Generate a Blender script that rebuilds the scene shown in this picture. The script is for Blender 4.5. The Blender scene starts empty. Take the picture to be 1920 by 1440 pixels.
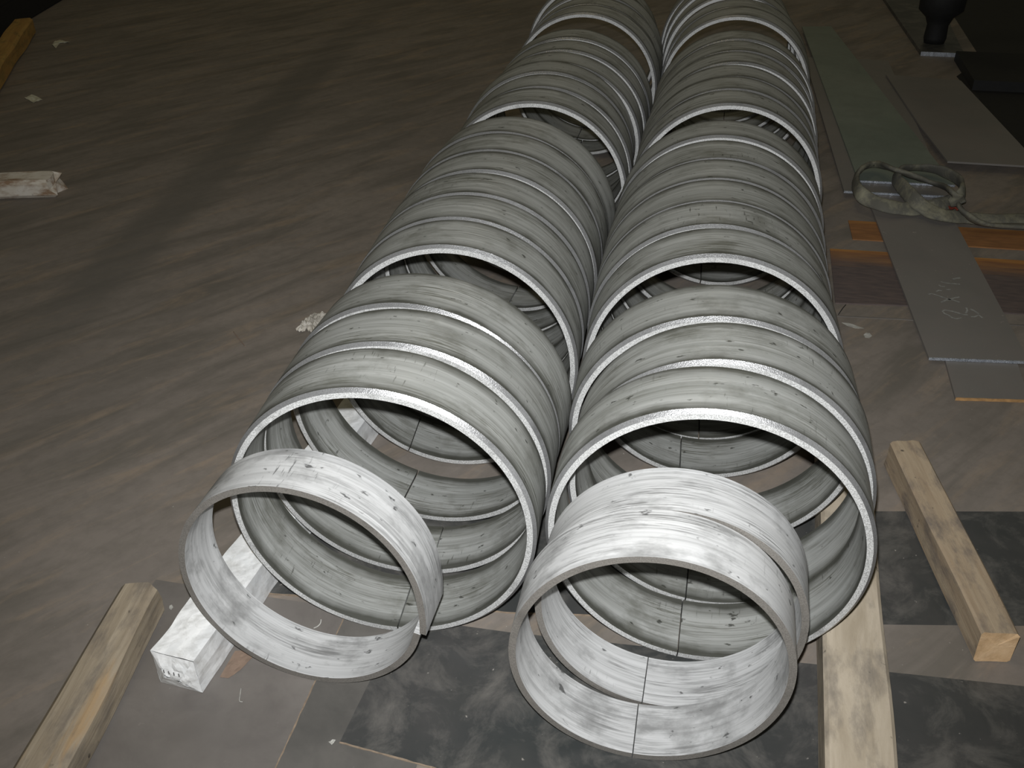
import bpy, bmesh, math, random
from math import sin, cos, pi, radians, sqrt, atan2
from mathutils import Vector, Matrix, noise
random.seed(7)
sc = bpy.context.scene
COL = sc.collection

# ------------------------------------------------------------------ camera
F_PX, CAM_H = 1823.1, 1.5495
R_ = Vector((0.97984445, 0.19932045, -0.01327444))
U_ = Vector((-0.10112964, 0.55225715, 0.82751727))
W_ = Vector((-0.17227202, 0.80949577, -0.56128331))
cam_d = bpy.data.cameras.new('camera')
cam = bpy.data.objects.new('camera', cam_d)
COL.objects.link(cam)
cam_d.sensor_width = 36.0
cam_d.lens = F_PX / 1920 * 36.0
cam_d.clip_start, cam_d.clip_end = 0.02, 60
m = Matrix((R_, U_, -W_)).transposed().to_4x4()
m.translation = Vector((0, 0, CAM_H))
cam.matrix_world = m
sc.camera = cam

# ------------------------------------------------------------------ light
world = bpy.data.worlds.new('hall_ambient')
sc.world = world
world.use_nodes = True
bg = world.node_tree.nodes['Background']
bg.inputs[0].default_value = (1.0, 0.93, 0.62, 1)     # dim sodium lamps of the hall
bg.inputs[1].default_value = 0.05
flash_d = bpy.data.lights.new('camera_flash', 'SPOT')   # the camera's own flash
flash_d.energy = 290
flash_d.spot_size = math.radians(100)      # the beam of the flash head fades towards its rim
flash_d.spot_blend = 1.0
flash_d.color = (0.97, 0.985, 1.0)
flash_d.shadow_soft_size = 0.012
flash = bpy.data.objects.new('camera_flash', flash_d)
flash.location = Vector((0, 0, CAM_H)) + U_ * 0.062 - R_ * 0.012
COL.objects.link(flash)
flash.rotation_euler = (W_ + U_ * 0.10).to_track_quat('-Z', 'Y').to_euler()
for lx, ly in ((-1.6, 4.2), (-0.6, 9.5)):                # yellowish lamps hung under the hall roof
    hl = bpy.data.lights.new('hall_lamp', 'AREA')
    hl.shape, hl.size = 'DISK', 1.2
    hl.energy = 16
    hl.color = (1.0, 0.84, 0.50)
    ho = bpy.data.objects.new('hall_lamp', hl)
    ho.location = (lx, ly, 6.5)
    COL.objects.link(ho)
sc.view_settings.view_transform = 'Standard'
sc.view_settings.look = 'None'
sc.view_settings.gamma = 1.0
sc.view_settings.use_curve_mapping = False
sc.view_settings.exposure = 0.0


def pix(x, y, z=0.0):
    """photo pixel -> point on the horizontal plane of height z"""
    d = W_ + R_ * ((x - 960) / F_PX) - U_ * ((y - 720) / F_PX)
    t = (z - CAM_H) / d.z
    return Vector((0, 0, CAM_H)) + d * t


# ------------------------------------------------------------------ node helpers
class NT:
    def __init__(self, name):
        self.m = bpy.data.materials.new(name)
        self.m.use_nodes = True
        self.t = self.m.node_tree
        self.b = self.t.nodes['Principled BSDF']
        self.tc = self.t.nodes.new('ShaderNodeTexCoord')
        self.oi = self.t.nodes.new('ShaderNodeObjectInfo')

    def n(self, kind, **kw):
        nd = self.t.nodes.new('ShaderNode' + kind)
        for k, v in kw.items():
            setattr(nd, k, v)
        return nd

    def l(self, a, b):
        self.t.links.new(a, b)

    def val(self, sock, v):
        if hasattr(v, 'is_output') or isinstance(v, bpy.types.NodeSocket):
            self.l(v, sock)
        else:
            sock.default_value = v

    def coords(self, which='UV', scale=(1, 1, 1), rot=(0, 0, 0), loc=(0, 0, 0), vary=True):
        mp = self.n('Mapping')
        src = self.tc.outputs[which]
        if vary:
            add = self.n('VectorMath', operation='ADD')
            cmb = self.n('CombineXYZ')
            mul = self.n('Math', operation='MULTIPLY')
            self.l(self.oi.outputs['Random'], mul.inputs[0])
            mul.inputs[1].default_value = 37.0
            for i in range(3):
                self.l(mul.outputs[0], cmb.inputs[i])
            self.l(src, add.inputs[0])
            self.l(cmb.outputs[0], add.inputs[1])
            src = add.outputs[0]
        if any(rot):                       # turn first, stretch afterwards
            m0 = self.n('Mapping')
            self.l(src, m0.inputs[0])
            m0.inputs['Rotation'].default_value = rot
            src, rot = m0.outputs[0], (0, 0, 0)
        self.l(src, mp.inputs[0])
        mp.inputs['Scale'].default_value = scale
        mp.inputs['Rotation'].default_value = rot
        mp.inputs['Location'].default_value = loc
        return mp.outputs[0]

    def noise(self, vec, scale, detail=4, rough=0.55, dist=0.0):
        nd = self.n('TexNoise')
        self.l(vec, nd.inputs['Vector'])
        nd.inputs['Scale'].default_value = scale
        nd.inputs['Detail'].default_value = detail
        nd.inputs['Roughness'].default_value = rough
        nd.inputs['Distortion'].default_value = dist
        return nd.outputs['Fac']

    def ramp(self, fac, stops):
        nd = self.n('ValToRGB')
        el = nd.color_ramp.elements
        while len(el) > 1:
            el.remove(el[-1])
        for i, (p, c) in enumerate(stops):
            e = el[0] if i == 0 else el.new(p)
            e.position = p
            if not isinstance(c, tuple):
                c = (c, c, c)
            e.color = (*c, 1)
        self.l(fac, nd.inputs[0])
        return nd.outputs[0]

    def mix(self, fac, a, b, mode='MIX'):
        nd = self.n('MixRGB', blend_type=mode)
        self.val(nd.inputs[0], fac)
        for s, v in ((nd.inputs[1], a), (nd.inputs[2], b)):
            if isinstance(v, tuple):
                s.default_value = (*v, 1)
            else:
                self.l(v, s)
        return nd.outputs[0]

    def math(self, op, a, b=0.0, clamp=False):
        nd = self.n('Math', operation=op, use_clamp=clamp)
        self.val(nd.inputs[0], a)
        self.val(nd.inputs[1], b)
        return nd.outputs[0]

    def sep(self, vec):
        nd = self.n('SeparateXYZ')
        self.l(vec, nd.inputs[0])
        return nd.outputs

    def bump(self, h, strength=0.3, dist=0.002):
        nd = self.n('Bump')
        nd.inputs['Strength'].default_value = strength
        nd.inputs['Distance'].default_value = dist
        self.l(h, nd.inputs['Height'])
        self.l(nd.outputs[0], self.b.inputs['Normal'])

    def fin(self, col, rough=0.6, metal=0.0, spec=0.5):
        self.val(self.b.inputs['Base Color'], col if not isinstance(col, tuple) else (*col, 1))
        self.val(self.b.inputs['Roughness'], rough)
        self.val(self.b.inputs['Metallic'], metal)
        self.val(self.b.inputs['Specular IOR Level'], spec)
        return self.m


def mat_band(name, light, dark, stain, amount, metal, edge, width):
    """rolled plate: streaks round the ring (U), stains, dark oxide by the plate edges (V)"""
    k = NT(name)
    uv = k.coords('UV', (1, 1, 1))
    st = k.noise(k.coords('UV', (1.6, 60, 1)), 1.0, 5, 0.6)
    st2 = k.noise(k.coords('UV', (5, 170, 1)), 1.0, 3, 0.6)
    col = k.mix(k.ramp(st, [(0.36, 0.0), (0.64, 1.0)]), dark, light)
    fs_ = k.noise(k.coords('UV', (9, 260, 1)), 1.0, 4, 0.7)
    where = k.noise(k.coords('UV', (4, 14, 1), loc=(1, 7, 0)), 1.0, 3, 0.6)
    col = k.mix(k.math('MULTIPLY', k.ramp(fs_, [(0.47, 0.0), (0.60, 1.0)]), k.ramp(where, [(0.44, 0.0), (0.64, 0.95)])), col, stain)
    col = k.mix(k.ramp(st2, [(0.34, 0.35), (0.50, 0.0)]), col, stain)
    bl = k.noise(k.coords('UV', (7, 11, 1)), 1.0, 5, 0.65)
    col = k.mix(k.math('MULTIPLY', k.ramp(bl, [(0.52, 0.0), (0.68, 1.0)]), amount), col, stain)
    sp = k.noise(k.coords('UV', (34, 60, 1)), 1.0, 3, 0.55)
    col = k.mix(k.ramp(sp, [(0.665, 0.0), (0.72, 0.85)]), col, tuple(c * 0.35 for c in stain))
    # cross scratches near the press marks
    sc_ = k.noise(k.coords('UV', (190, 26, 1)), 1.0, 2, 0.5)
    msk = k.noise(k.coords('UV', (3, 5, 1), loc=(4, 2, 0)), 1.0, 2, 0.5)
    col = k.mix(k.math('MULTIPLY', k.ramp(sc_, [(0.64, 0.0), (0.74, 0.8)]), k.ramp(msk, [(0.54, 0.0), (0.66, 1.0)])), col, tuple(c * 0.5 for c in stain))
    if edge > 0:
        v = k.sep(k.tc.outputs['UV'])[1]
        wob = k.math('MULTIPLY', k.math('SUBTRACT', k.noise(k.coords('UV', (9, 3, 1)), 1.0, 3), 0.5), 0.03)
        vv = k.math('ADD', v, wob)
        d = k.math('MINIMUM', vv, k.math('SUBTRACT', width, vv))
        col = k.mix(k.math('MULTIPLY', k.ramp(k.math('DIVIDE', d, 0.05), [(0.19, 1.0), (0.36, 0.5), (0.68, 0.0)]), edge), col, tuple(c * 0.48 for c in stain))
    r = k.ramp(st, [(0.3, 0.62), (0.7, 0.42)])
    k.bump(st2, 0.12, 0.0006)
    return k.fin(col, r, metal)


def mat_cut(name, a, b, rough, metal):
    k = NT(name)
    g = k.noise(k.coords('Object', (1, 1, 1)), 420, 3, 0.7)
    g2 = k.noise(k.coords('Object', (1, 1, 1)), 14, 3, 0.6)
    col = k.mix(k.ramp(g, [(0.36, 0.0), (0.62, 1.0)]), a, b)
    col = k.mix(k.ramp(g2, [(0.55, 0.0), (0.75, 0.5)]), col, tuple(c * 0.5 for c in a))
    k.bump(g, 0.5, 0.0012)
    return k.fin(col, rough, metal)


def mat_wood(name, a, b, dirt, amt, stretch=(3, 40, 40), orange=None):
    k = NT(name)
    gr = k.noise(k.coords('Object', stretch), 1.0, 6, 0.62, 0.6)
    col = k.mix(k.ramp(gr, [(0.34, 0.0), (0.66, 1.0)]), a, b)
    if orange:
        o = k.noise(k.coords('Object', (2.5, 16, 16)), 1.0, 4, 0.6)
        col = k.mix(k.ramp(o, [(0.58, 0.0), (0.68, 0.75)]), col, orange)
    d = k.noise(k.coords('Object', (9, 22, 22)), 1.0, 5, 0.65)
    col = k.mix(k.math('MULTIPLY', k.ramp(d, [(0.47, 0.0), (0.66, 1.0)]), amt), col, dirt)
    s = k.noise(k.coords('Object', (40, 40, 40)), 1.0, 3, 0.5)
    col = k.mix(k.ramp(s, [(0.70, 0.0), (0.76, 0.8)]), col, tuple(c * 0.3 for c in dirt))
    h = k.math('ADD', gr, k.math('MULTIPLY', d, 0.6))
    k.bump(h, 0.5, 0.004)
    return k.fin(col, 0.85, 0.0, 0.2)


def mat_sheet(name, a, b, smear, rough=0.55, metal=0.0, scale=4.0, sm=0.6, stretch=(1, 1, 1)):
    k = NT(name)
    n1 = k.noise(k.coords('Object', stretch), scale, 6, 0.6, 0.4)
    col = k.mix(k.ramp(n1, [(0.35, 0.0), (0.66, 1.0)]), a, b)
    n2 = k.noise(k.coords('Object', stretch, loc=(3, 1, 0)), scale * 3, 8, 0.72, 0.5)
    col = k.mix(k.math('MULTIPLY', k.ramp(n2, [(0.46, 0.0), (0.74, 1.0)]), sm), col, smear)
    n3 = k.noise(k.coords('Object'), 70, 3, 0.5)
    col = k.mix(k.ramp(n3, [(0.72, 0.0), (0.77, 0.6)]), col, tuple(min(1, c * 2.2) for c in smear))
    k.bump(n2, 0.15, 0.001)
    return k.fin(col, rough, metal)


def mat_plain(name, col, rough=0.7, metal=0.0, nscale=30, var=0.35):
    k = NT(name)
    n1 = k.noise(k.coords('Object'), nscale, 4, 0.6)
    c = k.mix(k.ramp(n1, [(0.35, 0.0), (0.68, 1.0)]), tuple(x * (1 - var) for x in col), col)
    return k.fin(c, rough, metal)


def mat_floor():
    k = NT('floor_dusty_plate')
    P = 'Object'
    base = k.mix(k.ramp(k.noise(k.coords(P, (1, 1, 1), vary=False), 1.1, 6, 0.6), [(0.35, 0.0), (0.65, 1.0)]),
                 (0.180, 0.157, 0.136), (0.242, 0.208, 0.178))
    # sweeping smears running obliquely over the floor
    rot = (0, 0, radians(-52))
    s1 = k.noise(k.coords(P, (0.8, 3.6, 1), rot, vary=False), 2.2, 6, 0.62, 0.5)
    col = k.mix(k.ramp(s1, [(0.36, 0.85), (0.57, 0.0)]), base, (0.132, 0.117, 0.098))
    s2 = k.noise(k.coords(P, (0.9, 4.2, 1), rot, (5, 3, 0), vary=False), 3.1, 6, 0.65, 0.4)
    col = k.mix(k.ramp(s2, [(0.52, 0.0), (0.72, 0.6)]), col, (0.31, 0.235, 0.165))
    fine = k.noise(k.coords(P, vary=False), 26, 5, 0.65)
    col = k.mix(k.ramp(fine, [(0.35, 0.25), (0.55, 0.0)]), col, (0.12, 0.105, 0.09))
    # soft-edged darker band along the rows
    x, y, _ = k.sep(k.tc.outputs[P])[0:3]
    wob = k.math('MULTIPLY', k.math('SUBTRACT', k.noise(k.coords(P, vary=False), 3.5, 4, 0.6), 0.5), 0.07)
    cx = k.math('ADD', k.math('ADD', x, k.math('MULTIPLY', y, 0.07)), k.math('ADD', 1.80, wob))
    tr = k.math('ABSOLUTE', cx)
    f = k.ramp(k.math('DIVIDE', tr, 0.3), [(0.22, 1.0), (0.48, 0.0)])
    fy = k.ramp(k.math('DIVIDE', y, 6.0), [(0.30, 0.0), (0.42, 1.0), (0.80, 1.0), (1.0, 0.3)])
    col = k.mix(k.math('MULTIPLY', k.math('MULTIPLY', f, fy), 0.60), col, (0.120, 0.110, 0.096))
    # pale grains of grit
    gr = k.noise(k.coords(P, vary=False), 95, 2, 0.5)
    col = k.mix(k.ramp(gr, [(0.755, 0.0), (0.79, 0.7)]), col, (0.4, 0.38, 0.34))
    k.bump(fine, 0.25, 0.002)
    return k.fin(col, k.ramp(s1, [(0.3, 0.75), (0.7, 0.58)]), 0.0, 0.35)


RW = 0.1436          # plate width of the large rings
SW = 0.1075
M = dict(
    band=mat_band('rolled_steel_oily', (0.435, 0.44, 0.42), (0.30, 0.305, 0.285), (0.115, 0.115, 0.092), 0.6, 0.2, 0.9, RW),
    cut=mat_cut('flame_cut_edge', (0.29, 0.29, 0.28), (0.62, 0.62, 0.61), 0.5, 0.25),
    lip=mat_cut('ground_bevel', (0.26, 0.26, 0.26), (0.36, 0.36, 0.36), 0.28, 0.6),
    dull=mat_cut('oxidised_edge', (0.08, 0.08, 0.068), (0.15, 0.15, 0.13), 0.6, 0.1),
    sband=mat_band('rolled_steel_bare', (0.60, 0.60, 0.595), (0.48, 0.48, 0.475), (0.19, 0.19, 0.185), 0.75, 0.12, 0.0, SW),
    scut=mat_cut('sheared_edge_dull', (0.15, 0.14, 0.125), (0.22, 0.205, 0.185), 0.5, 0.3),
    wrap=mat_sheet('white_plastic_film', (0.66, 0.67, 0.67), (0.86, 0.86, 0.85), (0.30, 0.285, 0.25), 0.34, 0.0, 9.0, 0.6),
    oldwood=mat_wood('weathered_brown_timber', (0.23, 0.185, 0.13), (0.37, 0.31, 0.23), (0.14, 0.12, 0.10), 0.65, orange=(0.34, 0.225, 0.115)),
    plankwood=mat_wood('pale_worn_plank', (0.36, 0.30, 0.22), (0.49, 0.42, 0.325), (0.19, 0.165, 0.135), 0.75, (5, 26, 26)),
    beamwood=mat_wood('sawn_beam', (0.30, 0.225, 0.15), (0.39, 0.31, 0.215), (0.155, 0.13, 0.11), 0.85, orange=(0.43, 0.285, 0.14)),
    endgrain=mat_wood('fresh_end_grain', (0.56, 0.37, 0.20), (0.68, 0.48, 0.29), (0.33, 0.21, 0.11), 0.5, (30, 30, 30)),
    painted=mat_wood('chipped_white_timber', (0.55, 0.50, 0.42), (0.62, 0.58, 0.52), (0.22, 0.13, 0.07), 0.9, (8, 14, 14)),
    ochre=mat_wood('ochre_timber', (0.34, 0.19, 0.06), (0.42, 0.26, 0.08), (0.16, 0.13, 0.05), 0.6),
    dark=mat_sheet('black_oily_sheet', (0.036, 0.039, 0.038), (0.066, 0.063, 0.060), (0.20, 0.185, 0.165), 0.42, 0.0, 3.2, 0.55),
    grey=mat_sheet('dark_grey_sheet', (0.080, 0.076, 0.069), (0.135, 0.125, 0.112), (0.07, 0.066, 0.06), 0.5, 0.0, 4.0, 0.5),
    brown=mat_sheet('dusty_brown_sheet', (0.128, 0.115, 0.103), (0.175, 0.158, 0.142), (0.09, 0.08, 0.073), 0.6, 0.0, 3.0, 0.5),
    rust=mat_plain('rusty_edge', (0.27, 0.205, 0.145), 0.8, 0.0, 60),
    orange=mat_plain('orange_rust_edge', (0.44, 0.25, 0.10), 0.8, 0.0, 60),
    plate=mat_sheet('plate_brown_grey', (0.165, 0.157, 0.145), (0.200, 0.185, 0.170), (0.21, 0.175, 0.16), 0.5, 0.1, 1.6, 0.4),
    green=mat_sheet('plate_green_grey', (0.155, 0.185, 0.155), (0.200, 0.225, 0.190), (0.12, 0.13, 0.11), 0.5, 0.1, 2.2, 0.5),
    shear=mat_cut('shiny_sheared_edge', (0.18, 0.20, 0.24), (0.75, 0.80, 0.88), 0.3, 0.6),
    strap=mat_sheet('dirty_webbing', (0.085, 0.082, 0.068), (0.125, 0.12, 0.098), (0.30, 0.285, 0.19), 0.9, 0.0, 4, 0.85),
    steel=mat_plain('dark_machine_steel', (0.010, 0.010, 0.010), 0.7, 0.1),
    scrap=mat_plain('scrap_film', (0.60, 0.56, 0.49), 0.5, 0.0, 20, 0.4),
    paper=mat_plain('scrap_paper', (0.62, 0.60, 0.48), 0.8, 0.0, 20, 0.3),
    chalk=mat_plain('chalk', (0.32, 0.32, 0.30), 0.95, 0.0, 120, 0.4),
    paint=mat_plain('spilt_white_paint', (0.46, 0.45, 0.41), 0.7, 0.0, 60, 0.4),
    card=mat_plain('brown_card', (0.235, 0.165, 0.12), 0.85, 0.0, 25, 0.25),
    red=mat_plain('red_tag', (0.32, 0.06, 0.035), 0.7),
    staple=mat_plain('steel_staple', (0.25, 0.25, 0.25), 0.4, 0.6),
    floor=mat_floor(),
)


def mat_rustbar(name, a, b, y0, y1):
    """flat bar: purple-brown scale with a rusty stretch along its far edge"""
    k = NT(name)
    y = k.sep(k.tc.outputs['Object'])[1]
    n1 = k.noise(k.coords('Object', (0.6, 6, 1), vary=False), 6, 5, 0.6)
    t = k.math('DIVIDE', k.math('SUBTRACT', k.math('ADD', y, k.math('MULTIPLY', k.math('SUBTRACT', n1, 0.5), 0.10)), y0), y1 - y0)
    f = k.ramp(t, [(0.62, 0.0), (0.82, 0.55), (0.93, 1.0)])
    n2 = k.noise(k.coords('Object', (1, 5, 1), vary=False), 14, 5, 0.6)
    c1 = k.mix(k.ramp(n2, [(0.35, 0.0), (0.65, 1.0)]), a, b)
    c2 = k.mix(k.ramp(n1, [(0.35, 0.0), (0.65, 1.0)]), (0.24, 0.10, 0.035), (0.38, 0.185, 0.055))
    return k.fin(k.mix(f, c1, c2), 0.7, 0.0, 0.3)


# ------------------------------------------------------------------ mesh helpers
def link(name, me, mat, parent=None, loc=None):
    o = bpy.data.objects.new(name, me)
    COL.objects.link(o)
    if mat is not None:
        me.materials.append(mat)
    if parent is not None:
        o.parent = parent
    if loc is not None:
        o.location = loc
    return o


def tag(o, label, cat, group=None, kind=None):
    o['label'] = label
    o['category'] = cat
    if group:
        o['group'] = group
    if kind:
        o['kind'] = kind
    return o


def empty(name, loc=(0, 0, 0), rot=(0, 0, 0)):
    o = bpy.data.objects.new(name, None)
    o.empty_display_size = 0.05
    o.location = loc
    o.rotation_euler = rot
    COL.objects.link(o)
    return o


def mesh_from(name, verts, faces, smooth=False, uvs=None):
    me = bpy.data.meshes.new(name)
    me.from_pydata([tuple(v) for v in verts], [], faces)
    if smooth:
        me.polygons.foreach_set('use_smooth', [True] * len(me.polygons))
    if uvs:
        lay = me.uv_layers.new(name='UVMap')
        for lp in me.loops:
            lay.data[lp.index].uv = uvs[lp.vertex_index]
    me.validate()
    me.update()
    return me


def bm_mesh(bm, name, smooth=False):
    me = bpy.data.meshes.new(name)
    bm.normal_update()
    bm.to_mesh(me)
    bm.free()
    if smooth:
        me.polygons.foreach_set('use_smooth', [True] * len(me.polygons))
    return me


def prism(poly, z0, z1):
    """vertical prism over a polygon of (x, y)"""
    n = len(poly)
    area = sum(poly[i][0] * poly[(i + 1) % n][1] - poly[(i + 1) % n][0] * poly[i][1] for i in range(n))
    if area < 0:
        poly = poly[::-1]
    v = [(p[0], p[1], z0) for p in poly] + [(p[0], p[1], z1) for p in poly]
    f = [tuple(range(n, 2 * n)), tuple(range(n - 1, -1, -1))]
    f += [(i, (i + 1) % n, n + (i + 1) % n, n + i) for i in range(n)]
    return v, f


# ------------------------------------------------------------------ floor
fl_bm = bmesh.new()
bmesh.ops.create_grid(fl_bm, x_segments=8, y_segments=8, size=1)
for v in fl_bm.verts:
    v.co = Vector((v.co.x * 9.0 - 0.5, v.co.y * 8.0 + 5.0, 0))
floor = link('floor', bm_mesh(fl_bm, 'floor'), M['floor'])
floor['kind'] = 'structure'
floor['label'] = 'dusty brown-grey workshop floor with smears and a dark soft-edged band'
v, f = prism([(0.42, 2.784), (1.6, 2.872), (1.6, 2.879), (0.42, 2.790)], 0.0, 0.0022)
link('weld_seam', mesh_from('weld_seam', v, f), M['brown'], floor)

# ------------------------------------------------------------------ rings
def ring_frame(yaw, lean):
    yw, ln = radians(yaw), radians(lean)
    n = Vector((sin(yw) * cos(ln), -cos(yw) * cos(ln), sin(ln)))      # faces the near end of the row
    hx = Vector((0, 0, 1)).cross(-n).normalized()
    vz = hx.cross(-n)
    return n, hx, vz


def build_ring(x, y, yaw, lean, ov, ov2, R, W, t, bev, seam, base_z, label, group, mats, gap=0.6, flat=0.0, seg=112):
    n, hx, vz = ring_frame(yaw, lean)
    rnd = random.Random(int((x + 3) * 9973 + y * 7919))

    def rad(a):
        r = 1 + ov * cos(2 * a) + ov2 * sin(2 * a)
        if flat:
            # the plate end above the seam was never rolled: it runs on straight
            d = (a - seam) % (2 * pi)
            if d < 0.42:
                r += flat * ((0.42 - d) / 0.42) ** 2
            e = (seam - a) % (2 * pi)
            if e < 0.30:
                r -= 0.35 * flat * ((0.30 - e) / 0.30) ** 2
        return r

    g = radians(gap) / 2
    angs = [seam + g + (2 * pi - 2 * g) * i / seg for i in range(seg + 1)]

    def P(r_off, ax, a):
        r = R * rad(a) + r_off
        return hx * (cos(a) * r) + vz * (sin(a) * r) - n * ax

    low = min(P(0, ax, a).z for a in angs for ax in (bev, W - bev))
    zc = base_z - low
    root = empty('steel_ring', (x, y, base_z))
    off = Vector((0, 0, zc - base_z))
    tag(root, label, 'steel ring', group)

    def strip(pairs, flip=False):
        vs, fs, uv = [], [], []
        for (r0, a0), (r1, a1) in pairs:
            b = len(vs)
            for a in angs:
                vs.append(P(r0, a0, a) + off)
                vs.append(P(r1, a1, a) + off)
                uv += [((a - seam) * R + (3.3 if r0 < -0.004 else 0.0), a0), ((a - seam) * R + (3.3 if r0 < -0.004 else 0.0), a1)]
            for i in range(seg):
                q = (b + 2 * i, b + 2 * i + 1, b + 2 * i + 3, b + 2 * i + 2)
                fs.append(q)
        return vs, fs, uv

    # rolled surfaces and the two ends at the open seam
    vs, fs, uv = strip([((0, bev), (0, W - bev)), ((-t, W), (-t, 0))])
    for a, fl in ((angs[0], True), (angs[-1], False)):
        b = len(vs)
        for (r, ax) in ((-t, 0), (-bev, 0), (0, bev), (0, W - bev), (-bev, W), (-t, W)):
            vs.append(P(r, ax, a) + off)
            uv.append((0.2 + r, ax))
        q = tuple(range(b, b + 6))
        fs.append(q if fl else q[::-1])
    link('band', mesh_from('band', vs, fs, True, uv), mats[0], root)
    if bev > 0.002:
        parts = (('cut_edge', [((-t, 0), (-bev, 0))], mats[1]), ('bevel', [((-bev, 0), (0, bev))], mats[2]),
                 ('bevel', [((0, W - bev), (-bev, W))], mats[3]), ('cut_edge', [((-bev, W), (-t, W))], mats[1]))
    else:
        parts = (('cut_edge', [((-t, 0), (0, 0))], mats[1]), ('cut_edge', [((0, W), (-t, W))], mats[1]))
    for nm, prs, mt in parts:
        vs, fs, uv = strip(prs)
        link(nm, mesh_from(nm, vs, fs, True, uv), mt, root)
    return root


BUNDLES = [
    [(-0.5347, 1.2874, 2.68, 1.77, -0.0048), (-0.5432, 1.4451, 2.23, 4.44, 0.0178), (-0.5413, 1.6246, -2.50, -0.57, 0.0293)],
    [(-0.5340, 1.8448, 4.09, 1.35, -0.0183), (-0.5473, 1.9991, 2.76, 2.71, -0.0045), (-0.5539, 2.1524, 2.79, 2.11, -0.0004),
     (-0.5521, 2.3011, 2.13, 1.64, -0.0039), (-0.5615, 2.4559, 0.32, 2.29, 0.0070), (-0.5556, 2.6255, -3.94, 0.44, 0.0187)],
    [(-0.5297, 2.8683, 3.69, 1.60, -0.0010), (-0.5291, 3.0153, 3.39, 1.28, -0.0025), (-0.5465, 3.1736, 3.54, 4.37, 0.0083),
     (-0.5385, 3.3356, 0.97, 2.21, 0.0266), (-0.5278, 3.4874, 1.01, 1.76, 0.0234), (-0.5266, 3.6424, 0.52, 3.67, 0.0248)],
    [(-0.5267, 4.0097, -2.49, 0.78, 0.0090), (-0.5290, 4.1625, -1.05, 0.41, 0.0129), (-0.5359, 4.3304, -0.27, -4.13, 0.0007),
     (-0.5461, 4.4953, 0.87, -0.34, -0.0117)],
    [(0.0685, 1.3310, -0.65, 0.70, -0.0155), (0.0840, 1.4800, -0.72, 0.50, -0.024), (0.0732, 1.6655, 2.56, 1.55, 0.0133)],
    [(0.0588, 1.8999, 1.74, 2.35, -0.0166), (0.0500, 2.0462, 1.52, 2.44, -0.0178), (0.0481, 2.1936, 1.02, 2.43, -0.0086),
     (0.0471, 2.3390, 0.95, 2.46, -0.0045), (0.0498, 2.4969, 0.90, -0.20, -0.0036), (0.0516, 2.6618, -0.15, 3.57, 0.0070)],
    [(0.0673, 2.9035, 1.52, 3.49, -0.0159), (0.0673, 3.0532, 1.51, 2.54, -0.0151), (0.0693, 3.1999, 1.40, 2.21, -0.0073),
     (0.0769, 3.3496, 2.24, 2.70, -0.0117), (0.0793, 3.4947, 2.23, 2.71, -0.0095), (0.0812, 3.6512, 2.74, 4.98, -0.0006)],
    [(0.0795, 4.0380, -2.72, -1.02, -0.0025), (0.0777, 4.1870, -1.91, -1.03, 0.0028), (0.0605, 4.3417, 0.16, -1.02, -0.0188),
     (0.0447, 4.4936, -0.19, 0.22, -0.0257), (0.0334, 4.6431, -0.80, 0.96, -0.0103)],
]
SEAM_PX = {(0, 0): (747, 1185), (0, 1): (812, 1095), (0, 2): (745, 962), (1, 0): (765, 851),
           (4, 0): (1270, 1228), (4, 1): (1284, 1130), (4, 2): (1290, 1040), (5, 0): (1272, 893), (5, 1): (1309, 832), (6, 0): (1314, 528)}
ORD = ['first', 'second', 'third', 'fourth', 'fifth', 'sixth']


def seam_angle(px, x, y, yaw, lean, R):
    n, hx, vz = ring_frame(yaw, lean)
    C = Vector((x, y, R))
    d = W_ + R_ * ((px[0] - 960) / F_PX) - U_ * ((px[1] - 720) / F_PX)
    o = Vector((0, 0, CAM_H))
    t = (C - o).dot(n) / d.dot(n)
    X = o + d * t - C
    return atan2(X.dot(vz), X.dot(hx))


def rim(p, R, W, back):
    x, y, yaw, lean, ov = p
    n, hx, vz = ring_frame(yaw, lean)
    out = []
    for k in range(36):
        a = 2 * pi * k / 36
        r = R * (1 + ov * cos(2 * a))
        out.append(Vector((x, y, R)) + hx * (cos(a) * r) + vz * (sin(a) * r) - n * (W if back else 0))
    return out


# a ring cannot lean much without tipping onto one edge: flatten the lean, keep each crown where it is
for bundle in BUNDLES:
    for i, (x, y, yaw, lean, ov) in enumerate(bundle):
        bundle[i] = (x, y + 0.3 * sin(radians(0.7 * lean)), yaw, 0.3 * lean, ov)
# keep neighbours from cutting into each other: push back what would overlap by a few millimetres
for bundle in BUNDLES:
    for i in range(1, len(bundle)):
        gp = min(b.y - a.y for a, b in zip(rim(bundle[i - 1], 0.3, RW, True), rim(bundle[i], 0.3, RW, False)))
        if gp < 0.001:
            for j in range(i, len(bundle)):
                q = bundle[j]
                bundle[j] = (q[0], q[1] + 0.001 - gp, *q[2:])
for bl in BUNDLES[:4]:
    for i, p in enumerate(bl):
        gp = min([9] + [min(v.x for v in rim(q, 0.3, RW, False) + rim(q, 0.3, RW, True)) - max(v.x for v in rim(p, 0.3, RW, False) + rim(p, 0.3, RW, True)) for br in BUNDLES[4:] for q in br if abs(q[1] - p[1]) < 0.165])
        if gp < 0.001:
            bl[i] = (p[0] + gp - 0.001, *p[1:])

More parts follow.
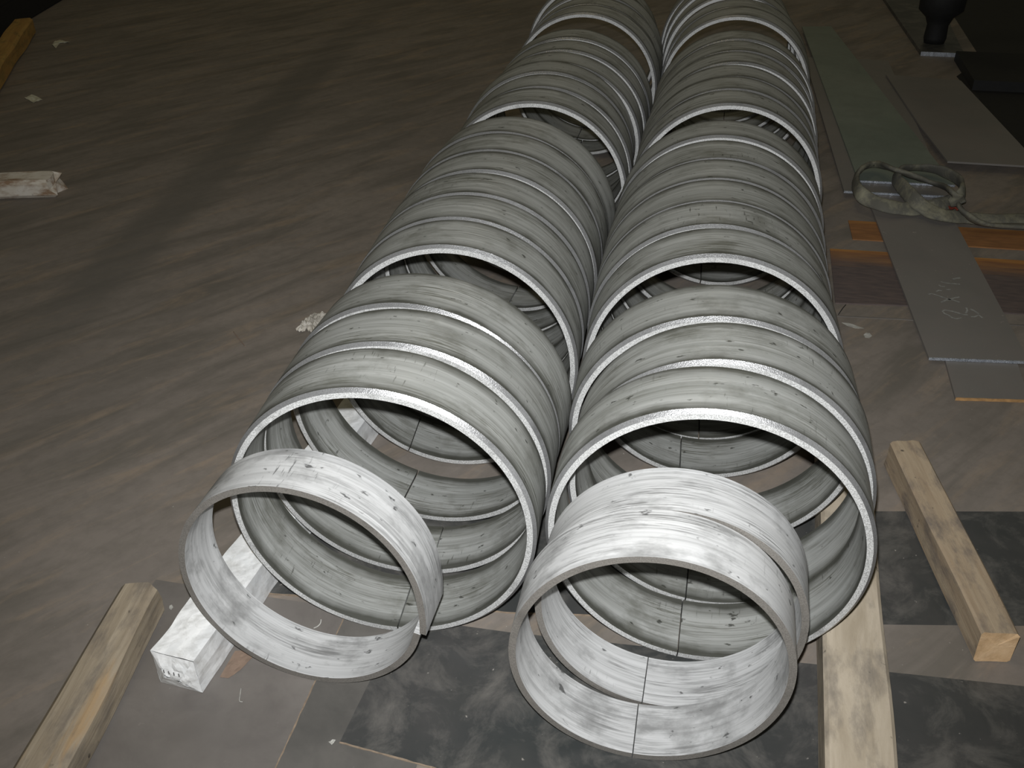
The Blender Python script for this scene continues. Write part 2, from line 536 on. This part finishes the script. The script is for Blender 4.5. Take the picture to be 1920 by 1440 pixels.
for bi, bundle in enumerate(BUNDLES):
    left = bi < 4
    for ri, (x, y, yaw, lean, ov) in enumerate(bundle):
        if (bi, ri) in SEAM_PX:
            s = seam_angle(SEAM_PX[(bi, ri)], x, y, yaw, lean, 0.3)
        else:
            s = radians(90 + random.uniform(-14, 16))
        beside = 'white-wrapped timber' if left else 'bare timber'
        where = ORD[bi % 4]
        lab = 'large grey steel ring, %s in %s bundle from small rings, row beside %s' % (ORD[ri], where, beside)
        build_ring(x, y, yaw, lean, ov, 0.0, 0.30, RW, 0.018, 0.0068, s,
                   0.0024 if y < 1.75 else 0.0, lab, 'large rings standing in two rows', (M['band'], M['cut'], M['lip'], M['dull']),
                   gap=random.uniform(0.5, 0.9))

small = [  # x, y, yaw, lean, ov, ov2, R, seam pixel, label
    (-0.647, 1.149, -1.4, 0.9, -0.012, 0.007, 0.2405, (788, 1194), 'small bare steel ring leaning beside the white-wrapped timber, its seam sprung open', 0.035, 0.9),
    (-0.010, 1.089, 0.0, -0.8, -0.036, 0.026, 0.2440, (1184, 1430), 'small bare steel ring with its twin standing between it and the row', 0.0, 0.5),
    (0.014, 1.2015, -1.2, -0.9, -0.034, 0.018, 0.2440, (1205, 1318), 'small bare steel ring between its twin and the row beside the bare timber', 0.0, 0.5),
]
for (x, y, yaw, lean, ov, ov2, R, px, lab, flat, gp) in small:
    build_ring(x, y, yaw, lean, ov, ov2, R, SW, 0.0125, 0.0, seam_angle(px, x, y, yaw, lean, R), 0.0024, lab,
               'small bare rings in front of the rows', (M['sband'], M['scut']), gap=gp, flat=flat)


# ------------------------------------------------------------------ timbers
def beam_mesh(length, w, h, seed, rough=0.004, chamfer=0.006, seg=26, end_rough=0.004):
    """sawn timber along +X from the origin, standing on z=0, with uneven faces and worn arrises"""
    rnd = random.Random(seed)
    c = chamfer
    prof = [(-w / 2, c), (-w / 2 + c, 0), (0, 0), (w / 2 - c, 0), (w / 2, c), (w / 2, h / 2), (w / 2, h - c), (w / 2 - c, h),
            (w / 4, h), (0, h), (-w / 4, h), (-w / 2 + c, h), (-w / 2, h - c), (-w / 2, h / 2)]
    n = len(prof)
    vs, fs = [], []
    for i in range(seg + 1):
        s = i / seg * length
        for j, (py, pz) in enumerate(prof):
            q = Vector((s * 3.0, py * 9 + seed, pz * 9))
            dy = noise.noise(q) * rough
            dz = noise.noise(q + Vector((7, 3, 1))) * rough
            if pz < 0.004:
                dz = 0
            dx = 0
            if i in (0, seg):
                dx = noise.noise(Vector((py * 40, pz * 40, seed + i))) * end_rough
            vs.append((s + dx, py + dy, max(0, pz + dz)))
    for i in range(seg):
        for j in range(n):
            a, b = i * n + j, i * n + (j + 1) % n
            fs.append((a, b, b + n, a + n))
    bod = (vs, fs)
    e0 = [vs[j] for j in range(n)]
    e1 = [vs[seg * n + j] for j in range(n)]
    return bod, e0, e1


def beam(name, a, b, w, h, mat, endmat, label, cat, seed, z=0.0, group=None, **kw):
    a, b = Vector((a[0], a[1], 0)), Vector((b[0], b[1], 0))
    L = (b - a).length
    root = empty(name, (a.x, a.y, z), (0, 0, atan2(b.y - a.y, b.x - a.x)))
    (vs, fs), e0, e1 = beam_mesh(L, w, h, seed, **kw)
    me = mesh_from('timber_body', vs, fs)
    link('timber_body', me, mat, root)
    for e, rev in ((e0, True), (e1, False)):
        c = tuple(sum(p[i] for p in e) / len(e) for i in range(3))
        n = len(e)
        f = [((i + 1) % n, i, n) if rev else (i, (i + 1) % n, n) for i in range(n)]
        link('end_grain', mesh_from('end_grain', list(e) + [c], f), endmat, root)
    tag(root, label, cat, group)
    return root


beam('timber_beam', (-1.066, 1.250), (-0.965, 0.30), 0.088, 0.082, M['oldwood'], M['oldwood'],
     'old weathered brown timber with orange streaks beside the white-wrapped timber', 'timber', 3, z=0.0018, rough=0.010, chamfer=0.012, end_rough=0.012)
beam('timber_bearer', (0.338, 0.55), (0.404, 2.10), 0.116, 0.088, M['plankwood'], M['plankwood'],
     'pale bare timber bearer wedged along the ring row away from the white-wrapped timber', 'timber', 11, z=0.0018, rough=0.004, chamfer=0.007)
beam('timber_beam', (0.652, 1.444), (0.548, 2.045), 0.072, 0.080, M['beamwood'], M['endgrain'],
     'short sawn timber with bright orange end grain lying askew by the ring row', 'timber', 23, z=0.0022, rough=0.005, chamfer=0.005, end_rough=0.006)

# splintered white block far on the open floor, and the ochre timber in the dark
blk = beam('timber_block', (-3.05, 3.13), (-2.565, 3.254), 0.105, 0.075, M['painted'], M['painted'],
           'chipped white-painted timber with splintered end on the open floor', 'timber', 31, rough=0.012, chamfer=0.014, end_rough=0.05)
beam('timber_beam', (-3.55, 4.10), (-4.20, 5.47), 0.115, 0.10, M['ochre'], M['ochre'],
     'ochre timber lying in the dark beside the black machine bed', 'timber', 41, rough=0.008, chamfer=0.012, end_rough=0.02)


# white-wrapped timber: film body with folds, folded end flaps, staples
def wrapped():
    a, b = Vector((-0.900, 1.082, 0)), Vector((-0.818, 1.985, 0))
    L = (b - a).length
    w, h = 0.092, 0.090
    root = empty('wrapped_timber', (a.x, a.y, 0.0018), (0, 0, atan2(b.y - a.y, b.x - a.x)))
    seg, prof = 90, []
    c = 0.006
    per = [(-w / 2, 0), (w / 2, 0), (w / 2, h), (-w / 2, h)]
    cnt = (8, 9, 10, 9)
    pts = []
    for e in range(4):
        p, q = per[e], per[(e + 1) % 4]
        for i in range(cnt[e]):
            t = i / cnt[e]
            pts.append((p[0] + (q[0] - p[0]) * t, p[1] + (q[1] - p[1]) * t))
    n = len(pts)
    vs, fs = [], []
    for i in range(seg + 1):
        s = i / seg * L
        for (py, pz) in pts:
            q = Vector((s * 16, py * 26, pz * 26))
            k = noise.noise(q) * 0.0020 + abs(noise.noise(Vector((s * 22 + py * 50, py * 30, pz * 50)))) * 0.0016
            ny, nz = py / (w / 2), (pz - h / 2) / (h / 2)
            mx = max(abs(ny), abs(nz))
            ny, nz = (ny if abs(ny) > 0.98 * mx else 0), (nz if abs(nz) > 0.98 * mx else 0)
            vs.append((s, py + ny * k, max(0, pz + nz * k) if pz > 0.001 else 0))
    for i in range(seg):
        for j in range(n):
            p, q = i * n + j, i * n + (j + 1) % n
            fs.append((p, q, q + n, p + n))
    link('plastic_film', mesh_from('plastic_film', vs, fs), M['wrap'], root)
    # near end: four folded flaps meeting over the end
    e = [Vector((0, -w / 2, 0.0)), Vector((0, w / 2, 0.0)), Vector((0, w / 2, h)), Vector((0, -w / 2, h))]
    mid = [Vector((-0.012, -0.012, h * 0.42)), Vector((-0.012, 0.018, h * 0.50))]
    fl = [[e[2], e[3], mid[0], mid[1]], [e[0], e[1], mid[1], mid[0]], [e[1], e[2], mid[1]], [e[3], e[0], mid[0]]]
    for qi, q in enumerate(fl):
        bm = bmesh.new()
        vv = [bm.verts.new(p + Vector((-0.0002 * (4 - qi), 0, 0))) for p in q]
        bm.faces.new(vv)
        bmesh.ops.subdivide_edges(bm, edges=bm.edges[:], cuts=7, use_grid_fill=True)
        bmesh.ops.triangulate(bm, faces=bm.faces[:])
        for v in bm.verts:
            inner = min(1.0, min(w / 2 - abs(v.co.y), v.co.z, h - v.co.z) / 0.02)
            v.co.x -= abs(noise.noise(v.co * 45 + Vector((qi * 5, 0, 0)))) * 0.007 * max(0.0, inner)
        me = bm_mesh(bm, 'end_flap')
        link('end_flap', me, M['wrap'], root)
    vs = [Vector((L, p[0], p[1])) for p in pts]
    link('end_cap', mesh_from('end_cap', vs, [tuple(range(n))]), M['wrap'], root)
    for i in range(4):
        st = bmesh.new()
        bmesh.ops.create_cube(st, size=1, matrix=Matrix.Translation((-0.0155, -0.018 + i * 0.011, h * 0.66)) @ Matrix.Diagonal((0.002, 0.0012, 0.008, 1)))
        link('staple', bm_mesh(st, 'staple'), M['staple'], root)
    tag(root, 'timber wrapped in creased white plastic film beside a ring row', 'timber')


wrapped()


# ------------------------------------------------------------------ sheets and plates
def sheet(name, poly, z0, th, mat, label, edge=None, edge_idx=(), cat='metal sheet', group=None):
    cx = sum(p[0] for p in poly) / len(poly)
    cy = sum(p[1] for p in poly) / len(poly)
    loc = [(p[0] - cx, p[1] - cy) for p in poly]
    n = len(loc)
    area = sum(loc[i][0] * loc[(i + 1) % n][1] - loc[(i + 1) % n][0] * loc[i][1] for i in range(n))
    root = empty(name, (cx, cy, z0))
    v, f = prism(loc, 0, th)
    link('sheet_body', mesh_from('sheet_body', v, f), mat, root)
    for i in edge_idx:
        a, b = Vector((*loc[i], 0)), Vector((*loc[(i + 1) % n], 0))
        d = (b - a).normalized()
        out = Vector((d.y, -d.x, 0)) * (1 if area > 0 else -1)
        # ragged lip standing just proud of the sheet edge
        rnd = random.Random(int(cx * 1000 + i))
        N = max(6, int((b - a).length / 0.012))
        vs, fs = [], []
        for k in range(N + 1):
            p = a + (b - a) * (k / N)
            o = out * (0.0006 + rnd.uniform(0, 0.0014))
            vs += [p + o, p + o + Vector((0, 0, th + 0.0003)), p - out * (0.0006 + rnd.uniform(0, 0.002)) + Vector((0, 0, th + 0.0004))]
        for k in range(N):
            q = 3 * k
            fs += [(q, q + 3, q + 4, q + 1), (q + 1, q + 4, q + 5, q + 2)]
        if area < 0:
            fs = [x[::-1] for x in fs]
        link('cut_edge', mesh_from('cut_edge', vs, fs), edge, root)
    tag(root, label, cat, group)
    return root


# dark and brown sheets under the near end of the rows
sheet('steel_sheet', [(-1.095, 1.340), (-0.600, 1.337), (-0.600, 0.45), (-1.095, 0.45)], 0, 0.0006, M['brown'],
      'dusty brown sheet under the near end of the white-wrapped timber')
sheet('steel_sheet', [(-0.648, 1.335), (-0.40, 1.335), (-0.40, 0.45), (-0.650, 0.45)], 0.0006, 0.0006, M['grey'],
      'dark grey sheet strip between the brown sheet and the big black sheet', M['rust'], (3,))
sheet('steel_sheet', [(-0.553, 1.022), (-0.372, 1.004), (1.30, 0.84), (1.30, 1.425), (0.284, 1.370), (-0.30, 1.338), (-0.530, 1.335)], 0.0012, 0.0008, M['dark'],
      'big black oily sheet under the small bare rings', M['rust'], (0, 1))
sheet('steel_sheet', [(-0.86, 1.345), (-0.30, 1.392), (0.45, 1.504), (1.30, 1.655), (1.30, 2.015), (-0.86, 1.616)], 0.0, 0.0016, M['dark'],
      'black sheet under the askew sawn timber and the first ring bundles', M['rust'], (0, 1))

# plates laid beside the rows
sheet('steel_plate', [(0.735, 2.375), (0.930, 2.400), (0.948, 2.862), (0.742, 2.862)], 0.0005, 0.008, M['plate'],
      'short plate with rust-orange end sticking out under the chalk-marked plate', M['orange'], (0,), 'metal plate')
for (poly, lab, y0, y1) in (
        ([(0.452, 2.870), (0.66, 2.892), (2.2, 2.93), (2.2, 3.320), (0.66, 3.272), (0.460, 3.266)], 'broad purple-brown flat bar with rusty far edge crossing under the chalk-marked plate', -0.2, 0.2),
        ([(0.545, 3.360), (2.2, 3.400), (2.2, 3.560), (0.542, 3.520)], 'narrow rust-orange flat bar crossing under the chalk-marked plate', -0.12, 0.085)):
    mt = mat_rustbar('rust_bar', (0.085, 0.068, 0.066), (0.125, 0.095, 0.085), y0, y1) if y1 > 0.1 else mat_rustbar('rust_bar', (0.20, 0.095, 0.04), (0.28, 0.13, 0.05), y0, y1)
    sheet('flat_bar', poly, 0.0, 0.004, mt, lab, cat='metal bar')
p1 = sheet('steel_plate', [(0.690, 2.560), (0.968, 2.590), (0.905, 3.80), (0.885, 4.40), (0.585, 4.40), (0.628, 3.70)], 0.0095, 0.008, M['plate'],
           'long brown-grey plate with chalk writing on it', M['shear'], (0,), 'metal plate')
sheet('steel_plate', [(0.540, 3.745), (0.930, 3.760), (0.905, 5.6), (0.470, 5.6)], 0.0185, 0.008, M['plate'],
      'brown-grey plate with bright sheared end under the green-grey plate', M['shear'], (0,), 'metal plate')
sheet('steel_plate', [(0.600, 3.840), (0.965, 3.855), (0.935, 4.07), (0.650, 6.25), (0.480, 6.22)], 0.0275, 0.008, M['green'],
      'long tapering green-grey plate beside the ring rows', M['shear'], (0,), 'metal plate')
sheet('steel_plate', [(0.975, 4.105), (1.335, 4.105), (1.215, 5.25), (0.86, 5.30), (0.925, 4.52)], 0.030, 0.008, M['plate'],
      'brown plate propped clear of the floor beside the green-grey plate', None, (), 'metal plate')
sheet('wood_packer', [(1.0, 4.22), (1.30, 4.22), (1.30, 4.30), (1.0, 4.30)], 0.0, 0.030, M['steel'],
      'dark packing strip under the near end of the propped brown plate', cat='packer')
sheet('wood_packer', [(0.96, 5.0), (1.26, 5.0), (1.26, 5.08), (0.96, 5.08)], 0.0, 0.030, M['steel'],
      'dark packing strip under the far end of the propped brown plate', cat='packer')
sheet('black_patch', [(1.352, 4.16), (3.4, 4.16), (3.4, 8.8), (1.45, 8.8), (1.42, 5.8), (1.235, 5.45)], 0.0, 0.0014, M['steel'],
      'flat black patch on the dark floor beyond the propped brown plate', None, (), 'mat')  # thin even black layer covering this stretch of floor
sheet('steel_plate', [(1.105, 5.82), (1.33, 5.82), (1.40, 7.6), (1.02, 7.6)], 0.0, 0.022, M['dark'],
      'dark plate with a bright sheared end beside the black support jack', M['shear'], (0,), 'metal plate')
sheet('steel_plate', [(1.270, 5.22), (2.40, 5.22), (2.40, 5.75), (1.270, 5.75)], 0.0015, 0.05, M['steel'],
      'thick dark slab lying beyond the propped brown plate', None, (), 'metal plate')


# chalk writing as thin strokes lying on the plate
def chalk_stroke(pts, w=0.0035):
    z = 0.0178
    P_ = [pix(x, y, z) for (x, y) in pts]
    vs, fs = [], []
    for i, p in enumerate(P_):
        d = (P_[min(i + 1, len(P_) - 1)] - P_[max(i - 1, 0)])
        d.z = 0
        d.normalize()
        s = Vector((-d.y, d.x, 0)) * w * (0.6 + 0.5 * random.random())
        vs += [p + s - p1.location, p - s - p1.location]
    for i in range(len(P_) - 1):
        fs.append((2 * i, 2 * i + 1, 2 * i + 3, 2 * i + 2))
    o = link('chalk_stroke', mesh_from('chalk_stroke', vs, fs), M['chalk'], p1)


def zc(l):     # strokes read off the enlarged chalk marks
    return [(1700 + x / 10.29, 500 + y / 10.29) for x, y in l]


for st in ([(660, 290), (760, 315), (870, 325), (1030, 340)], [(890, 240), (960, 225), (1040, 215)], [(620, 350), (660, 380), (740, 385)],
           [(570, 480), (620, 455), (680, 465)], [(760, 440), (850, 440)], [(420, 530), (480, 520), (560, 540), (700, 590), (800, 625), (900, 645), (1020, 685)],
           [(1020, 585), (930, 600), (820, 630), (740, 650), (665, 690)],
           [(690, 855), (740, 835), (880, 860), (1000, 895), (1100, 925), (1180, 930)], [(690, 855), (730, 905), (800, 930), (880, 985), (960, 1005), (1060, 985)],
           [(1150, 790), (1170, 840), (1140, 900)], [(1230, 815), (1320, 860), (1390, 910)], [(1240, 965), (1320, 965), (1390, 930), (1460, 985)]):
    chalk_stroke(zc(st))


# ------------------------------------------------------------------ webbing sling
def catmull(P, n=10):
    out = []
    for i in range(len(P) - 1):
        p0, p1_, p2, p3 = P[max(i - 1, 0)], P[i], P[i + 1], P[min(i + 2, len(P) - 1)]
        for k in range(n):
            t = k / n
            out.append(0.5 * ((2 * p1_) + (p2 - p0) * t + (2 * p0 - 5 * p1_ + 4 * p2 - p3) * t * t + (3 * p1_ - p0 - 3 * p2 + p3) * t ** 3))
    out.append(P[-1])
    return out


def sling():
    raw = [  # enlarged-view x, y, extra height where it crosses itself, twist (degrees)
        (2300, 720, 0, 10), (1920, 735, 0, 15), (1600, 745, 0, 20), (1300, 725, 0, 30), (1050, 695, .004, 35), (900, 640, .006, 40), (770, 545, .014, 60),
        (660, 430, .004, 70), (575, 320, 0, 75), (600, 225, 0, 60), (760, 195, 0, 40), (950, 205, 0, 50), (1130, 265, 0, 70), (1250, 350, 0, 75),
        (1265, 460, 0, 70), (1180, 545, 0, 55), (1020, 585, 0, 40), (820, 625, 0, 30), (640, 628, 0, 35), (450, 595, 0, 40), (270, 530, 0, 55), (165, 440, 0, 75),
        (135, 340, 0, 80), (170, 240, 0, 65), (270, 170, 0, 45), (400, 165, .010, 35), (560, 215, .050, 25), (740, 280, .030, 25), (920, 345, .008, 25), (1080, 400, .012, 35),
        (1180, 480, .040, 50), (1230, 590, .030, 60), (1300, 680, .030, 40), (1500, 790, 0.004, 25), (1900, 815, 0, 15), (2300, 815, 0, 10)]
    P = []
    for (a, b, ex, t) in raw:
        base = 0.043 if 150 < a < 1280 and b < 500 else (0.029 if a < 1130 and b < 600 else (0.019 if a < 1200 else 0.006))
        z = base + 0.028 * sin(radians(t)) + 0.011 * cos(radians(t)) + ex
        P.append(pix(1580 + a / 5.647, 280 + b / 5.647, z))
    T = [Vector((t, 0, 0)) for (*_, t) in raw]
    C, TW = catmull(P, 8), catmull(T, 8)
    o0 = C[len(C) // 3].copy()
    o0.z = 0.03
    vs, fs, n = [], [], 12
    for i, p in enumerate(C):
        d = (C[min(i + 1, len(C) - 1)] - C[max(i - 1, 0)]).normalized()
        s = d.cross(Vector((0, 0, 1))).normalized()
        u = s.cross(d).normalized()
        tw = radians(TW[i].x)
        a, b = s * cos(tw) + u * sin(tw), u * cos(tw) - s * sin(tw)
        k = 1 + 0.16 * noise.noise(p * 18)
        hw, ht = 0.028 * k, 0.009 * (1 + 0.25 * noise.noise(p * 30))
        for j in range(n):
            an = 2 * pi * j / n
            ca, sa = cos(an), sin(an)
            q = p + a * (abs(ca) ** 0.6 * (1 if ca > 0 else -1)) * hw + b * (abs(sa) ** 0.8 * (1 if sa > 0 else -1)) * ht
            vs.append(q - o0)
    for i in range(len(C) - 1):
        for j in range(n):
            p, q = i * n + j, i * n + (j + 1) % n
            fs.append((p, q, q + n, p + n))
    root = empty('webbing_sling', o0)
    link('webbing', mesh_from('webbing', vs, fs, True), M['strap'], root)
    tp = pix(1580 + 1190 / 5.647, 280 + 620 / 5.647, 0.055) - o0
    bm = bmesh.new()
    bmesh.ops.create_grid(bm, x_segments=5, y_segments=3, size=0.5)
    for v in bm.verts:
        v.co = Vector((v.co.x * 0.045, v.co.y * 0.03, 0.006 * noise.noise(v.co * 4))) + tp
    link('tag', bm_mesh(bm, 'tag'), M['red'], root)
    tag(root, 'dirty olive webbing sling looped over the plate ends', 'sling')


sling()


# ------------------------------------------------------------------ dark machinery at the far corners
def box_part(name, size, loc, mat, parent, bev=0.01):
    bm = bmesh.new()
    bmesh.ops.create_cube(bm, size=1, matrix=Matrix.Translation(loc) @ Matrix.Diagonal((*size, 1)))
    bmesh.ops.bevel(bm, geom=bm.edges[:], offset=bev, segments=2, affect='EDGES')
    return link(name, bm_mesh(bm, name), mat, parent)


mb = empty('machine_bed', (-4.50, 6.0, 0), (0, 0, radians(101)))
box_part('bed_rail', (3.2, 0.12, 0.16), (0, 0.0, 0.08), M['steel'], mb)
box_part('bed_body', (3.2, 0.9, 0.5), (0, 0.56, 0.25), M['steel'], mb)
tag(mb, 'black machine bed with low rail in the dark beyond the ochre timber', 'machine')

mf = empty('support_jack', (1.20, 6.02, 0.022))
bm = bmesh.new()
prof = [(0.0, 0.055), (0.03, 0.062), (0.10, 0.058), (0.14, 0.075), (0.18, 0.12), (0.26, 0.125), (0.6, 0.11), (0.9, 0.11)]
rings = []
for (z, r) in prof:
    rings.append([bm.verts.new((r * cos(2 * pi * j / 20), r * 0.8 * sin(2 * pi * j / 20), z)) for j in range(20)])
for a, b in zip(rings[:-1], rings[1:]):
    for j in range(20):
        bm.faces.new((a[j], a[(j + 1) % 20], b[(j + 1) % 20], b[j]))
bm.faces.new(rings[0][::-1])
bm.faces.new(rings[-1])
link('leg', bm_mesh(bm, 'leg', True), M['steel'], mf)
box_part('bracket', (0.42, 0.05, 0.5), (0.22, 0.03, 0.62), M['steel'], mf)
tag(mf, 'black support jack standing on the dark far plate', 'jack')


# ------------------------------------------------------------------ litter on the floor
def scrap(name, outline, z, mat, label, cat, crumple=0.006, seed=0, cuts=5, group=None):
    """a crumpled piece of film or paper with the given outline (photo pixels on the floor)"""
    P_ = [pix(x, y, z) for x, y in outline]
    c = sum(P_, Vector()) / len(P_)
    c.z = z
    bm = bmesh.new()
    cen = bm.verts.new((0, 0, 0))
    vv = [bm.verts.new(p - c) for p in P_]
    for i in range(len(vv)):
        bm.faces.new((cen, vv[i], vv[(i + 1) % len(vv)]))
    bmesh.ops.subdivide_edges(bm, edges=bm.edges[:], cuts=cuts, use_grid_fill=True)
    bmesh.ops.triangulate(bm, faces=bm.faces[:])
    for v in bm.verts:
        v.co.z += abs(noise.noise(v.co * 60 + Vector((seed, 0, 0)))) * crumple * 2 + 0.0006
    bmesh.ops.solidify(bm, geom=bm.faces[:], thickness=-0.0004)
    o = link(name, bm_mesh(bm, name), mat, None, c)
    tag(o, label, cat, group)
    return o


scrap('film_scrap', [(555, 620), (562, 612), (568, 604), (577, 596), (590, 588), (604, 588), (619, 591), (616, 599), (607, 609), (596, 617), (588, 627), (582, 624), (575, 620), (565, 625)], 0.0, M['scrap'],
      'crumpled translucent film scrap on the floor beside a ring row', 'litter', 0.012, 1)
scrap('paper_scrap', [(46, 184), (60, 178), (80, 187), (63, 193)], 0.0, M['paper'], 'small diamond-shaped pale paper scrap on the dark floor', 'litter', 0.006, 2, 3)
scrap('paper_scrap', [(97, 84), (104, 78), (112, 75), (120, 77), (132, 81), (120, 81), (108, 82), (105, 91)], 0.0, M['paper'], 'curved pale paper scrap by the ochre timber', 'litter', 0.006, 3, 2)
scrap('card_scrap', [(441, 1221), (472, 1218), (478, 1228), (450, 1258), (428, 1272), (412, 1270)], 0.0008, M['card'], 'torn brown card scrap lying against the white-wrapped timber', 'litter', 0.0015, 4)
scrap('foam_chip', [(616, 1393), (624, 1388), (630, 1390), (622, 1397)], 0.0014, M['paint'], 'tiny white chip beside the corner of the big black sheet', 'litter', 0.004, 5, 1)
scrap('paint_splash', [(1578, 605), (1592, 606), (1606, 611), (1620, 616), (1604, 616), (1588, 611)], 0.0, M['paint'], 'white paint streak on the floor by the ring row', 'paint', 0.0004, 6, 1)
scrap('paint_splash', [(1619, 628), (1624, 624), (1631, 625), (1635, 630), (1630, 634), (1622, 633)], 0.0, M['paint'], 'round white paint drip on the floor by the ring row', 'paint', 0.0004, 7, 1)
scrap('paint_splash', [(318, 1136), (322, 1134), (325, 1139), (321, 1144), (317, 1141)], 0.0008, M['paint'], 'white paint spot between the brown timber and white-wrapped timber', 'paint', 0.0006, 8, 1)


def cord(name, pts, r, mat, label, cat):
    C = catmull([pix(x, y, z) for x, y, z in pts], 6)
    o0 = C[0].copy()
    o0.z = 0
    vs, fs, n = [], [], 6
    for i, p in enumerate(C):
        d = (C[min(i + 1, len(C) - 1)] - C[max(i - 1, 0)]).normalized()
        s = d.cross(Vector((0, 0, 1))).normalized()
        u = s.cross(d)
        for j in range(n):
            vs.append(p - o0 + (s * cos(2 * pi * j / n) + u * sin(2 * pi * j / n)) * r)
    for i in range(len(C) - 1):
        for j in range(n):
            p, q = i * n + j, i * n + (j + 1) % n
            fs.append((p, q, q + n, p + n))
    fs += [tuple(range(n - 1, -1, -1)), tuple(range(len(C) * n - n, len(C) * n))]
    tag(link(name, mesh_from(name, vs, fs, True), mat, None, o0), label, cat)


cord('string_end', [(588, 1178, 0.004), (596, 1174, 0.004), (601, 1168, 0.006), (602, 1161, 0.012)], 0.0014, M['paint'], 'short white string end lying inside the sprung small ring', 'litter')
cord('wire_piece', [(452, 1290, 0.003), (450, 1304, 0.003), (449, 1314, 0.003), (455, 1316, 0.003)], 0.0009, M['paint'], 'thin bent pale wire on the brown sheet', 'litter')
cord('straw_piece', [(438, 622, 0.002), (447, 634, 0.003), (460, 650, 0.002)], 0.0012, M['card'], 'thin straw on the open floor beside the film scrap', 'litter')
cord('wire_piece', [(1572, 590, 0.002), (1580, 578, 0.012), (1586, 571, 0.02)], 0.0014, M['steel'], 'short black wire sticking up by the white paint streak', 'litter')
